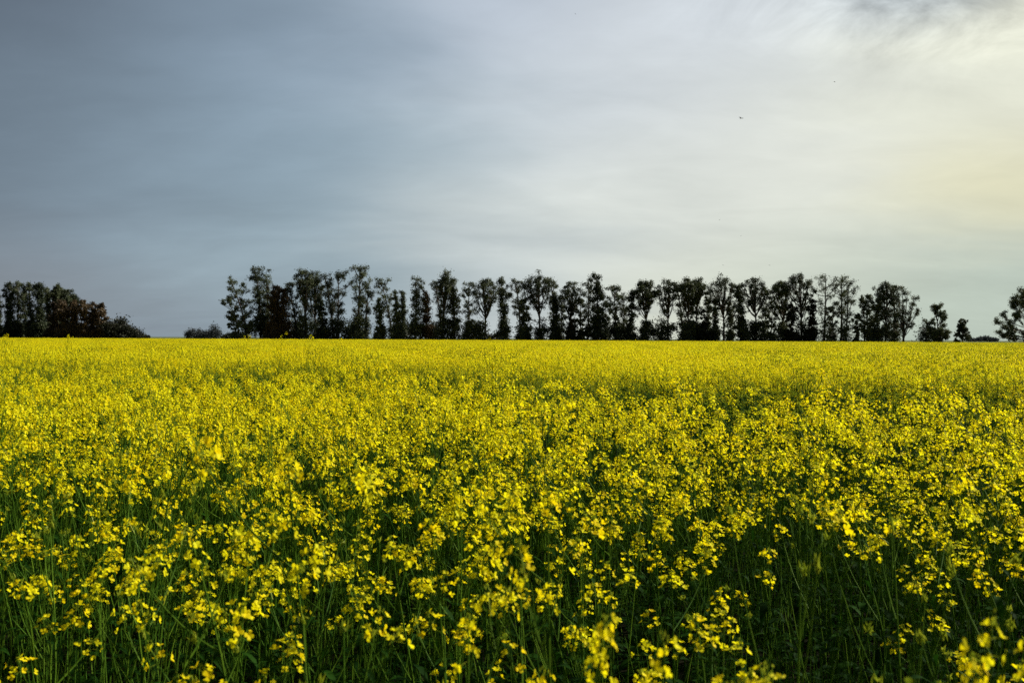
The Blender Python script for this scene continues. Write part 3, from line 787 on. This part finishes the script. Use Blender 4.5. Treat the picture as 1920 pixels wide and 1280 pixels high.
 (1586, 527, 13, 'sparse', 3, 0, .8, G_, 300, EU, "last slim bare-stemmed tree before the wide gap"),
 (1607, 590, 9, 'sparse', 0, 0, 1.3, G_, 297, EU, "small young tree standing alone in the wide gap"),
 (1621, 557, 11, 'sparse', -2, 0, .9, G_, 298, EU, "thin straight tree with a flag-like tuft after the young one"),
 (1632, 552, 9, 'sparse', -1, 2, 1, G_, 301, EU, "loose tree tucked between flag-tufted tree and dark block"),
 (1644, 557, 13, 'column', 0, 2, 1.5, G_, 296, EU, "very dark dense block-shaped tree, row's second half"),
 (1660, 530, 15, 'vase', 1, 0, 1.1, G_, 298, EU, "tall tree with plume of upright limbs over the dark block"),
 (1676, 534, 10, 'sparse', 3, 2, 1, G_, 301, EU, "narrow tree between the plumed tree and the open fan"),
 (1694, 541, 40, 'fan', 0, 0, 1, G_, 297, EU, "wide open fan-shaped tree with low arms spreading out"),
 (1758, 563, 25, 'broad', 0, 1, 1, G_, 298, EU, "cone-shaped bushy tree standing clear after the fan-shaped one"),
 (1736, 597, 10, 'bush', 0, 0, .9, G_, 303, EU, "small ragged bush touching the cone-shaped tree"),
 (1805, 597, 15, 'broad', -5, 0, .9, G_, 300, EU, "small leaning tree, last of the row before open sky"),
 (1924, 538, 60, 'broad', 0, 0, 1.3, G_, 285, EU, "large broad dark tree cut by the right edge of the picture"),
]
for n, (px, top_, hw, kind, lean, skirt, dens, mat, dist, grp, lab) in enumerate(TREES):
    H = (HOR(px) - top_) / F_PX * dist + CAM_H
    k = dist / F_PX
    rj = random.Random(n * 13 + 5)
    if kind in ('column', 'vase', 'sparse') and grp == EU:
        lean += rj.uniform(-4, 4); dens *= rj.uniform(.8, 1.1); skirt = skirt * rj.uniform(.6, 1.3) + .5; hw *= rj.uniform(.95, 1.3)
    if grp == GR: dens *= 1.25; skirt += 2
    T, C = make_tree(kind, H, hw * k * (1.75 if mat is B_ else 1.35 if kind == 'bush' and grp == GR else 1.2 if kind in ('column', 'vase', 'sparse') else 1), lean * k, skirt, dens, 1000 + n * 7)
    isb = kind == 'bush'
    r = bpy.data.objects.new("bush" if isb else "tree" if grp != EU else "eucalyptus_tree", None); root_col.objects.link(r)
    r.location = (at_px(px, dist), dist, 0)
    tag(r, lab, 'bush' if isb and grp != FARG else 'tree', grp)
    obj("trunk", T.mesh("trunk", [M_BARK], True), r)
    obj("crown", C.mesh("crown", [mat]), r)

# far-off wood on the horizon
rng = np.random.default_rng(77)
fw = MB()
for (p0, p1, h0, h1) in ((1815, 1870, 2, 5), (-150, -20, 1, 4)):
    for px in np.arange(p0, p1, 1.6):
        D_ = 1500 + rng.uniform(-60, 60); hh = rng.uniform(h0, h1) * (.6 + .4 * math.sin(px * .13)) + 3
        clump(fw, (at_px(px, D_), D_, hh * .5 + 1), 3.0, hh * .5, 46, 1.3, rng)
w = obj("distant_wood", fw.mesh("distant_wood", [M_FAR_HAZED])); tag(w, "hazy low wood on the horizon beyond the gap at the row's end", "wood", kind='stuff')

# ------------------------------------------------------------------ birds
def make_bird(px, py, dist, span, rz, lab):
    r = bpy.data.objects.new("bird", None); root_col.objects.link(r)
    r.location = (at_px(px, dist), dist, CAM_H + (HOR(px) - py) / F_PX * dist)
    r.rotation_euler = (0, R(10), rz)
    b = MB(); s = span
    zz = np.array([-.42, -.36, -.2, 0, .18, .27, .33, .40]) * s; rr = np.array([.05, .03, .06, .085, .07, .045, .05, .004]) * s
    b.tube(np.stack([zz * 0, zz, zz * .12], -1), rr, 8); obj("body", b.mesh("body", [M_BIRD], True), r)
    for sg in (-1, 1):
        wv = [(0, .12, .02), (0, -.12, .02), (.25, .14, .13), (.25, -.10, .13), (.5, 0, .06), (.5, -.06, .06)]
        V = np.array([(x * sg * s, y * s, z * s) for x, y, z in wv]); V = np.concatenate([V, V + [0, 0, .015 * s]])
        m = MB(); m.add(V, [[0, 1, 3, 2], [2, 3, 5, 4], [6, 7, 9, 8], [8, 9, 11, 10], [0, 2, 8, 6], [2, 4, 10, 8], [1, 3, 9, 7], [3, 5, 11, 9], [4, 5, 11, 10], [0, 1, 7, 6]])
        obj("wing", m.mesh("wing", [M_BIRD]), r)
    tag(r, lab, 'bird', 'tiny dark birds in the sky')
make_bird(1387, 222, 60, .33, .4, "largest dark speck of a bird high in the bright sky")
make_bird(1562, 154, 90, .2, 1.0, "small dark bird highest toward the bright right of the sky")
make_bird(1348, 412, 90, .2, -.5, "small dark bird low over the umbrella-crowned tree")
make_bird(1388, 442, 110, .18, .2, "faint tiny bird just below another, low in the sky")
make_bird(1355, 497, 110, .17, 1.4, "tiny bird nearly touching the umbrella-crowned tree top")
make_bird(1442, 497, 110, .17, .9, "tiny bird above the short lollipop-like tree")
make_bird(1076, 27, 110, .2, .7, "tiny lone bird at the very top of the sky")
